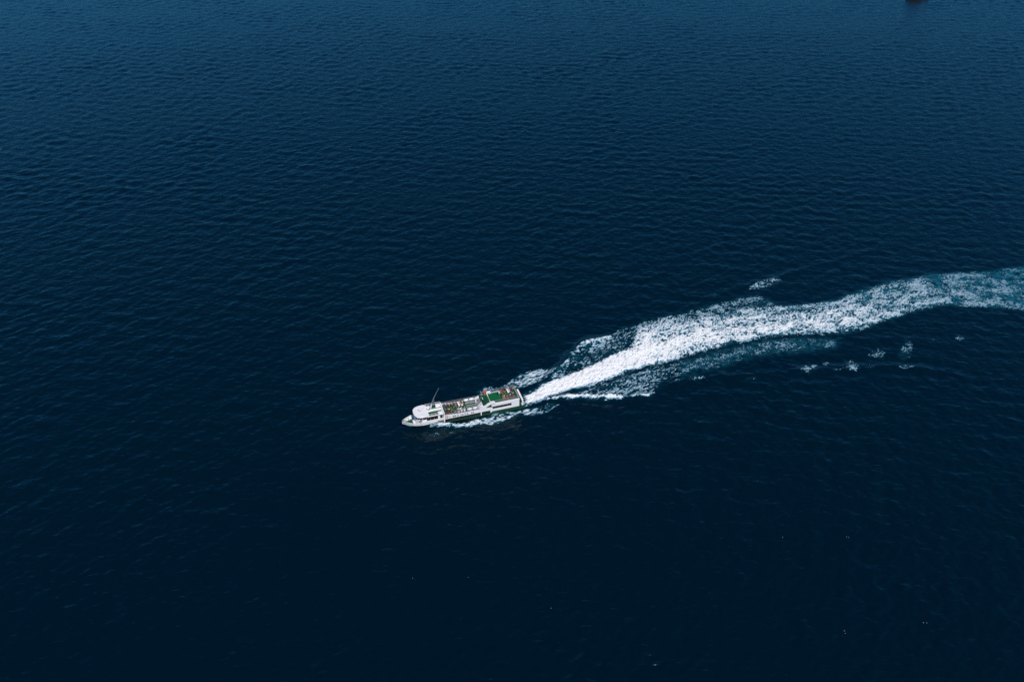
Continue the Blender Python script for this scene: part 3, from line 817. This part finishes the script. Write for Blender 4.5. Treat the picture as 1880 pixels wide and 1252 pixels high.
for y in (-1.0,):
    e = link('side_bench', me_seat, ferry, (15.6, y, 2.9))
    for x in (-1.6, 0, 1.6): link('leg', MB().box(-.04, .04, -.18, .18, 0, .38).mesh('leg', M['steel']), e, (x, 0, 0))
part('post_box', MB().box(13.75, 14.1, -1.25, -.8, 2.9, 3.78, .04), M['white'], ferry)

# ------------------------------------------------------------------ loose gear aboard
def canister(x, y, z, label):
    t = thing('life_raft_canister', label, 'life raft', 'white life raft canisters on the passenger deck')
    aboard(t, x, y, z)
    part('shell', MB().lathe([(.05, -.72), (.34, -.66), (.36, -.05), (.36, .05), (.34, .66), (.05, .72)], 'x', (0, 0, .46), 14), M['canister'], t, True)
    part('strap', MB().lathe([(.375, -.42), (.375, -.36)], 'x', (0, 0, .46), 14).lathe([(.375, .36), (.375, .42)], 'x', (0, 0, .46), 14), M['grey'], t)
    part('cradle', MB().box(-.5, -.38, -.34, .34, 0, .16).box(.38, .5, -.34, .34, 0, .16), M['steel'], t)
canister(16.6, -2.05, 3.18, 'forward white life raft canister along the far rail')
canister(15.0, -2.05, 3.18, 'aft white life raft canister along the far rail')
canister(16.6, 2.12, 3.18, 'forward white life raft canister behind the ship name')
canister(15.0, 2.12, 3.18, 'aft white life raft canister behind the ship name')
for y in (-2.05, 2.12): part('rack', MB().box(14.2, 17.4, y - .3, y + .3, 2.9, 3.17), M['grey'], ferry)

def torus(R0, r, n=20, m=8):
    b = MB(); vs = []; fs = []; mi = []
    for i in range(n):
        for k in range(m):
            a, c = 2 * math.pi * i / n, 2 * math.pi * k / m
            vs.append(((R0 + r * math.cos(c)) * math.cos(a), r * math.sin(c), (R0 + r * math.cos(c)) * math.sin(a)))
    for i in range(n):
        for k in range(m):
            fs.append((i * m + k, ((i + 1) % n) * m + k, ((i + 1) % n) * m + (k + 1) % m, i * m + (k + 1) % m)); mi.append(1 if i % 5 == 0 else 0)
    b.v, b.f, b.mi = vs, fs, mi; return b
for x, y, z, lab in ((30.9, 2.5, 3.18, 'red and white lifebuoy on the bow side below the wheelhouse windows'),
                     (23.5, 2.74, 2.95, 'red and white lifebuoy on the side just ahead of the ship name')):
    o = link('lifebuoy', torus(.34, .1).mesh('lifebuoy', [M['red'], M['white']]), None, smooth=True)
    tag(o, lab, 'lifebuoy', 'lifebuoys on the ferry side'); aboard(o, x, y, z)

gw = thing('gangway', 'grey metal gangway lying along the middle of the passenger deck', 'gangway'); aboard(gw, 15.4, .1, 2.92)
for y in (-.4, .4): part('side_rail', MB().box(-2.0, 2.0, y - .05, y + .05, 0, .25), M['steel'], gw)
me_r = MB().box(-.05, .05, -.35, .35, .1, .15).mesh('rung', M['grey'])
for i in range(11): link('rung', me_r, gw, (-1.8 + i * .36, 0, 0))
bun = part('canvas_bundle', MB().tube([(-1.1, 0, .16), (-.6, .06, .2), (0, -.04, .22), (.6, .05, .2), (1.1, 0, .15)], .2, 8), M['pink'], None, True)
tag(bun, 'rolled red canvas bundle beside the near white canisters', 'bundle'); aboard(bun, 14.9, 1.35, 2.9)

# ------------------------------------------------------------------ people
def human(pose):
    """one continuous skinned body; hips at the origin when seated, feet at the origin when standing"""
    if pose == 'sit':
        J = {'pel': (0, 0, .10), 'wai': (-.01, 0, .27), 'che': (-.03, 0, .48), 'nec': (-.02, 0, .62), 'hd': (0, 0, .74), 'top': (0, 0, .84),
             'shl': (-.03, .19, .55), 'ell': (.05, .25, .30), 'hal': (.27, .17, .20), 'shr': (-.03, -.19, .55), 'elr': (.05, -.25, .30), 'har': (.27, -.17, .20),
             'hil': (.03, .1, .08), 'knl': (.44, .12, .10), 'anl': (.46, .12, -.34), 'tol': (.60, .13, -.38), 'hir': (.03, -.1, .08), 'knr': (.44, -.12, .10), 'anr': (.46, -.12, -.34), 'tor': (.60, -.13, -.38)}
    else:
        J = {'pel': (0, 0, .90), 'wai': (0, 0, 1.07), 'che': (-.01, 0, 1.28), 'nec': (0, 0, 1.43), 'hd': (.02, 0, 1.55), 'top': (.02, 0, 1.65),
             'shl': (0, .19, 1.36), 'ell': (.04, .27, 1.10), 'hal': (.26, .24, 1.02), 'shr': (0, -.19, 1.36), 'elr': (-.02, -.27, 1.08), 'har': (.08, -.26, .84),
             'hil': (0, .1, .86), 'knl': (.03, .11, .47), 'anl': (-.01, .12, .08), 'tol': (.14, .13, .04), 'hir': (0, -.1, .86), 'knr': (.02, -.11, .47), 'anr': (-.03, -.12, .08), 'tor': (.12, -.13, .04)}
    E = [('pel', 'wai'), ('wai', 'che'), ('che', 'nec'), ('nec', 'hd'), ('hd', 'top'), ('che', 'shl'), ('shl', 'ell'), ('ell', 'hal'), ('che', 'shr'), ('shr', 'elr'), ('elr', 'har'),
         ('pel', 'hil'), ('hil', 'knl'), ('knl', 'anl'), ('anl', 'tol'), ('pel', 'hir'), ('hir', 'knr'), ('knr', 'anr'), ('anr', 'tor')]
    rad = {'pel': .15, 'wai': .135, 'che': .15, 'nec': .06, 'hd': .105, 'top': .075, 'sh': .075, 'el': .05, 'ha': .035, 'hi': .1, 'kn': .07, 'an': .045, 'to': .04}
    names = list(J); me = bpy.data.meshes.new('person')
    me.from_pydata([J[n] for n in names], [(names.index(a), names.index(b)) for a, b in E], [])
    o = bpy.data.objects.new('person', me); COL.objects.link(o)
    sk = o.modifiers.new('skin', 'SKIN'); sb = o.modifiers.new('sub', 'SUBSURF'); sb.levels = 1
    for i, n in enumerate(names):
        r_ = rad.get(n, rad.get(n[:2], .08)); me.skin_vertices[0].data[i].radius = (r_, r_)
    me.skin_vertices[0].data[names.index('pel')].use_root = True
    bpy.context.view_layer.update()
    out = bpy.data.meshes.new_from_object(o.evaluated_get(bpy.context.evaluated_depsgraph_get()))
    bpy.data.objects.remove(o, do_unlink=True)
    out.name = 'person'
    out.materials.clear()
    for m in (M['skin'], M['hair'], M['white'], M['dark']): out.materials.append(m)
    hz, nz, hip = J['hd'][2], J['nec'][2], J['pel'][2]
    for p in out.polygons:
        c = p.center; p.use_smooth = True
        if c.z > nz + .04: p.material_index = 1 if (c.z > hz + .06 or (c.x < J['hd'][0] - .01 and c.z > hz - .05)) else 0
        elif c.z > nz - .02 and abs(c.y) < .07: p.material_index = 0
        elif (Vector(J['hal']) - c).length < .16 or (Vector(J['har']) - c).length < .16: p.material_index = 0
        elif pose == 'sit': p.material_index = 3 if (c.x > .13 and abs(c.y) < .22 and c.z < .2) or c.z < .02 else 2
        else: p.material_index = 3 if c.z < hip + .02 and abs(c.y) < .22 else 2
        if (Vector(J['anl']) - c).length < .2 or (Vector(J['anr']) - c).length < .2: p.material_index = 0
    return out, J
BODY = {k: human(k) for k in ('sit', 'stand')}
SUNHAT = MB().lathe([(.43, -.06), (.44, -.03), (.25, .09), (.04, .2), (.01, .2)], 'z', (0, 0, 0), 12)
HAT = MB().lathe([(.19, -.02), (.2, 0), (.13, .015), (.115, .09), (.05, .13), (.01, .135)], 'z', (0, 0, 0), 10)
CAP = MB().lathe([(.125, -.02), (.128, .03), (.1, .09), (.02, .12)], 'z', (0, 0, 0), 10).prism([(.08, -.09), (.22, -.06), (.22, .06), (.08, .09)], -.015, .0)
HAIRS = {'black': (.012, .01, .01), 'brown': (.05, .025, .014), 'blond': (.30, .19, .09), 'grey': (.2, .19, .18)}
SKINS = {'tan': (.27, .145, .085), 'pale': (.46, .27, .2), 'dark': (.13, .066, .04)}
def person(label, x, y, z, pose, shirt, trousers, hair='black', skin='tan', hat=None, rz=0.0, wide=False, group=None):
    me, J = BODY[pose]
    o = link('person', me)
    for i, c in enumerate((SKINS[skin], HAIRS[hair], shirt, trousers)):
        o.material_slots[i].link = 'OBJECT'; o.material_slots[i].material = fabric(c)
    tag(o, label, 'person', group); aboard(o, x, y, z, rz, Matrix.Scale(1.08, 4))
    if hat:
        key = (hat, wide)
        h = link('hat' if wide else 'cap', (SUNHAT if wide == 2 else HAT if wide else CAP).mesh('hat', fabric(hat)), o, (J['hd'][0], 0, J['hd'][2] + .06), smooth=True)
    return o
TEAL = (0.01, 0.216, 0.23); BLUE = (0.012, 0.045, 0.23); BLK = (0.012, 0.012, 0.016); PURP = (0.108, 0.03, 0.176); TAN = (0.567, 0.365, 0.243); BRN = (0.216, 0.081, 0.03)
MAR = (0.149, 0.015, 0.02); NAVY = (0.015, 0.02, 0.081); YEL = (0.8, 0.8, 0.03); GRN = (0.01, 0.203, 0.121); LTEAL = (0.135, 0.54, 0.405); WHT = (0.8, 0.8, 0.8); ORG = (0.8, 0.121, 0.02)
GOLD = (0.608, 0.365, 0.02); CRIM = (0.432, 0.02, 0.0945); PINK = (0.743, 0.216, 0.27); GRY = (0.27, 0.27, 0.284); DGRN = (0.01, 0.0945, 0.045); SAL = (0.675, 0.216, 0.135); RUST = (0.486, 0.135, 0.04); JEAN = (0.05, 0.108, 0.203)
G1 = 'passengers seated on the passenger deck'; G2 = 'passengers seated on the after deck'
SEAT_M, SEAT_A = 3.35, 4.74
def row(x, sit):
    return (x + .02, sit)
mid_people = [
    # far block, front row first: (row, y, shirt, trousers, hat, hair, skin, label)
    (0, -1.75, TEAL, JEAN, (.12, .55, .42), 'black', 'tan', 'passenger in teal with a mint green cap, front far seat of the passenger deck'),
    (0, -.95, TEAL, BLUE, None, 'black', 'tan', 'bareheaded passenger in teal shirt and blue trousers on the front far bench'),
    (1, -1.8, PINK, BLK, None, 'blond', 'pale', 'fair haired passenger in pink by the far rail behind the mint green cap'),
    (1, -1.0, BLUE, BLK, None, 'black', 'dark', 'passenger in bright blue shirt on the second far bench'),
    (2, -1.75, WHT, GRN, None, 'brown', 'pale', 'brown haired passenger in white and green by the far rail, third bench'),
    (2, -.95, BLK, BLK, None, 'black', 'tan', 'passenger dressed all in black on the third far bench'),
    (3, -1.0, PURP, BLK, None, 'black', 'tan', 'passenger in dark purple at the inner end of the fourth far bench'),
    (3, -1.8, TAN, TAN, None, 'brown', 'pale', 'passenger in beige by the far rail beside the purple shirt'),
    (4, -1.75, TAN, BRN, None, 'grey', 'pale', 'grey haired passenger in tan shirt and brown trousers on the fifth far bench'),
    (4, -.95, (.5, .33, .24), TAN, None, 'brown', 'pale', 'passenger in pale sand clothes at the inner end of the fifth far bench'),
    (6, -1.85, BRN, RUST, None, 'black', 'tan', 'passenger in dark brown shirt next to the far canisters'),
    (6, -1.05, RUST, WHT, None, 'black', 'tan', 'passenger in rust orange top and white trousers near the far canisters'),
    # near block
    (0, .9, NAVY, BLK, (.5, .14, .09), 'black', 'tan', 'passenger in navy with a salmon cap on the front near bench'),
    (0, 1.75, MAR, NAVY, None, 'black', 'tan', 'bareheaded passenger in maroon shirt and navy trousers on the front near bench'),
    (1, 1.0, MAR, BRN, YEL, 'black', 'tan', 'passenger in maroon under a bright yellow hat on the second near bench'),
    (1, 1.8, BRN, MAR, None, 'black', 'dark', 'passenger in brown shirt and maroon trousers by the near rail, second bench'),
    (2, 1.0, LTEAL, GRY, None, 'grey', 'tan', 'grey haired passenger in pale aqua on the third near bench'),
    (2, 1.8, MAR, BLK, None, 'black', 'tan', 'passenger in maroon and black by the near rail, third bench'),
    (3, .95, GRN, TEAL, None, 'black', 'tan', 'passenger in emerald green shirt on the fourth near bench'),
    (3, 1.75, LTEAL, LTEAL, None, 'black', 'tan', 'passenger in aqua top and trousers by the near rail, fourth bench'),
    (4, 1.0, WHT, BRN, None, 'black', 'tan', 'passenger in white shirt and brown trousers on the fifth near bench'),
    (4, 1.8, RUST, TAN, None, 'brown', 'pale', 'passenger in rust shirt and tan trousers by the near rail'),
    (5, 1.75, WHT, BLK, None, 'black', 'tan', 'passenger in white shirt and black trousers by the near rail, sixth bench'),
    (6, .9, DGRN, BLK, None, 'black', 'tan', 'passenger in bottle green on the last near bench'),
    (6, 1.8, WHT, GRY, None, 'grey', 'pale', 'grey haired passenger in white and grey ahead of the near canisters'),
]
for r_, y, sh, tr, hat, hair, skin, lab in mid_people:
    person(lab, ROWS_MID[r_] + .0, y, SEAT_M - .04, 'sit', sh, tr, hair, skin, hat, rz=random.uniform(-.25, .25), wide=(hat == YEL), group=G1)
person('passenger in dark green standing at the forward end of the grey gangway', 17.4, -.65, 2.9, 'stand', DGRN, DGRN, rz=.6)
person('passenger in pine green shirt and teal trousers standing behind the last near bench', 17.45, .85, 2.9, 'stand', DGRN, TEAL, rz=-.8)
aft_people = [
    (0, -1.8, ORG, RUST, None, 'brown', 'pale', 'passenger in bright orange at the front far corner of the after deck seats'),
    (0, -1.0, RUST, TAN, None, 'brown', 'tan', 'passenger in rust top at the inner end of the front far after bench'),
    (1, -1.8, MAR, BLK, None, 'black', 'tan', 'passenger in maroon by the far rail behind the bright orange shirt'),
    (1, -1.05, (.5, .2, .12), WHT, None, 'black', 'tan', 'passenger in peach top and white trousers on the second far after bench'),
    (3, -1.8, RUST, TAN, None, 'brown', 'tan', 'passenger in rust shirt and tan trousers by the far rail, last after bench'),
    (3, -1.0, PURP, WHT, None, 'black', 'tan', 'passenger in purple on the last far after bench'),
    (0, .95, WHT, SAL, None, 'blond', 'pale', 'fair haired passenger in white at the front near end of the after deck seats'),
    (0, 1.8, SAL, PINK, None, 'brown', 'pale', 'passenger in salmon top by the near rail, front after bench'),
    (1, .95, GOLD, BRN, None, 'black', 'tan', 'passenger in gold yellow shirt on the second near after bench'),
    (1, 1.75, GOLD, BLUE, None, 'black', 'tan', 'passenger in gold shirt and blue trousers by the near rail'),
    (2, .95, WHT, CRIM, None, 'black', 'tan', 'passenger in white shirt and crimson trousers on the third near after bench'),
    (2, 1.75, CRIM, JEAN, None, 'black', 'tan', 'passenger in crimson shirt and jeans by the near rail, third after bench'),
    (3, 1.0, CRIM, NAVY, (.75, .72, .7), 'black', 'tan', 'passenger in crimson with a white cap on the last near after bench'),
    (3, 1.8, PINK, GRN, None, 'black', 'tan', 'passenger in pink shirt and green trousers at the rear near corner'),
]
for r_, y, sh, tr, hat, hair, skin, lab in aft_people:
    person(lab, ROWS_AFT[r_], y, SEAT_A - .04, 'sit', sh, tr, hair, skin, hat, rz=random.uniform(-.25, .25), group=G2)
person('person in grey shirt standing on deck between the far benches of the after deck', 7.0, -.35, 4.29, 'stand', WHT, GRY, rz=2.2)['label'] = 'passenger in white and grey standing at the edge of the green mat'
person('passenger in brown and tan standing by the far rail near the stern', 2.35, -1.9, 4.29, 'stand', BRN, TAN, hair='brown', rz=1.4)
person('crew member in orange shirt and wide red orange hat at the top of the stairs', 11.1, -1.55, 4.28, 'stand', ORG, (.42, .16, .06), rz=-.3, hat=(.85, .06, .012), wide=2)
person('crew member in pale green shirt standing beside the orange hat', 12.2, -1.35, 4.28, 'stand', (.22, .35, .28), GRY, rz=.4)
person('person in green standing on the far wing behind the orange hat', 10.7, -1.95, 4.28, 'stand', (.02, .2, .06), DGRN, rz=1.0)['label'] = 'crew member in bright green standing right behind the orange hat'

# ------------------------------------------------------------------ second boat, far off, its lower side just inside the top edge of the picture
bt = thing('fishing_boat', 'dark brown boat far away at the very top edge of the picture, above its reflection', 'boat')
bt.location = (322.4, 675.4, 0.0); bt.rotation_euler = (0, 0, R(8))
def small_hull(L, B, z1):
    xs = np.linspace(-L / 2, L / 2, 13); b = MB(); vs = []; fs = []
    for x in xs:
        t = x / (L / 2); w = B / 2 * (1 - max(t, 0) ** 2.4) * (1 - .35 * max(-t, 0) ** 3) + .04; s = z1 + .9 * max(t, 0) ** 2 + .3 * max(-t, 0) ** 2
        pr = [(0, -.7 + .8 * max(t, 0) ** 3), (w * .8, -.3), (w * .95, .5), (w, s)]
        vs += [(x, y, z) for y, z in pr] + [(x, -y, z) for y, z in pr]
    for i in range(12):
        for k in range(3):
            fs += [(i * 8 + k, i * 8 + 8 + k, i * 8 + 9 + k, i * 8 + k + 1), (i * 8 + 4 + k, i * 8 + 5 + k, i * 8 + 13 + k, i * 8 + 12 + k)]
        fs.append((i * 8 + 3, i * 8 + 11, i * 8 + 15, i * 8 + 7))
    fs += [(0, 1, 2, 3, 7, 6, 5, 4), tuple(96 + k for k in (0, 1, 2, 3, 7, 6, 5, 4))]
    return b.add(vs, fs)
part('hull', small_hull(19, 4.6, 1.7), M['tarred'], bt)
cab = part('cabin', MB().box(-6.5, 1.5, -1.6, 1.6, 1.7, 3.7, .1), M['tarred'], bt)
for i in range(4):
    for s in (-1, 1): part('window', MB().box(-5.9 + i * 1.8, -4.8 + i * 1.8, s * 1.6 - .03, s * 1.6 + .03, 2.6, 3.3), M['glass'], cab)
part('roof', MB().box(-7.2, 2.2, -1.9, 1.9, 3.7, 3.85, .05), M['tarred'], cab)
part('mast', MB().tube([(3.0, 0, 1.7), (2.8, 0, 8.5)], .1, 6, .05), M['tarred'], bt)
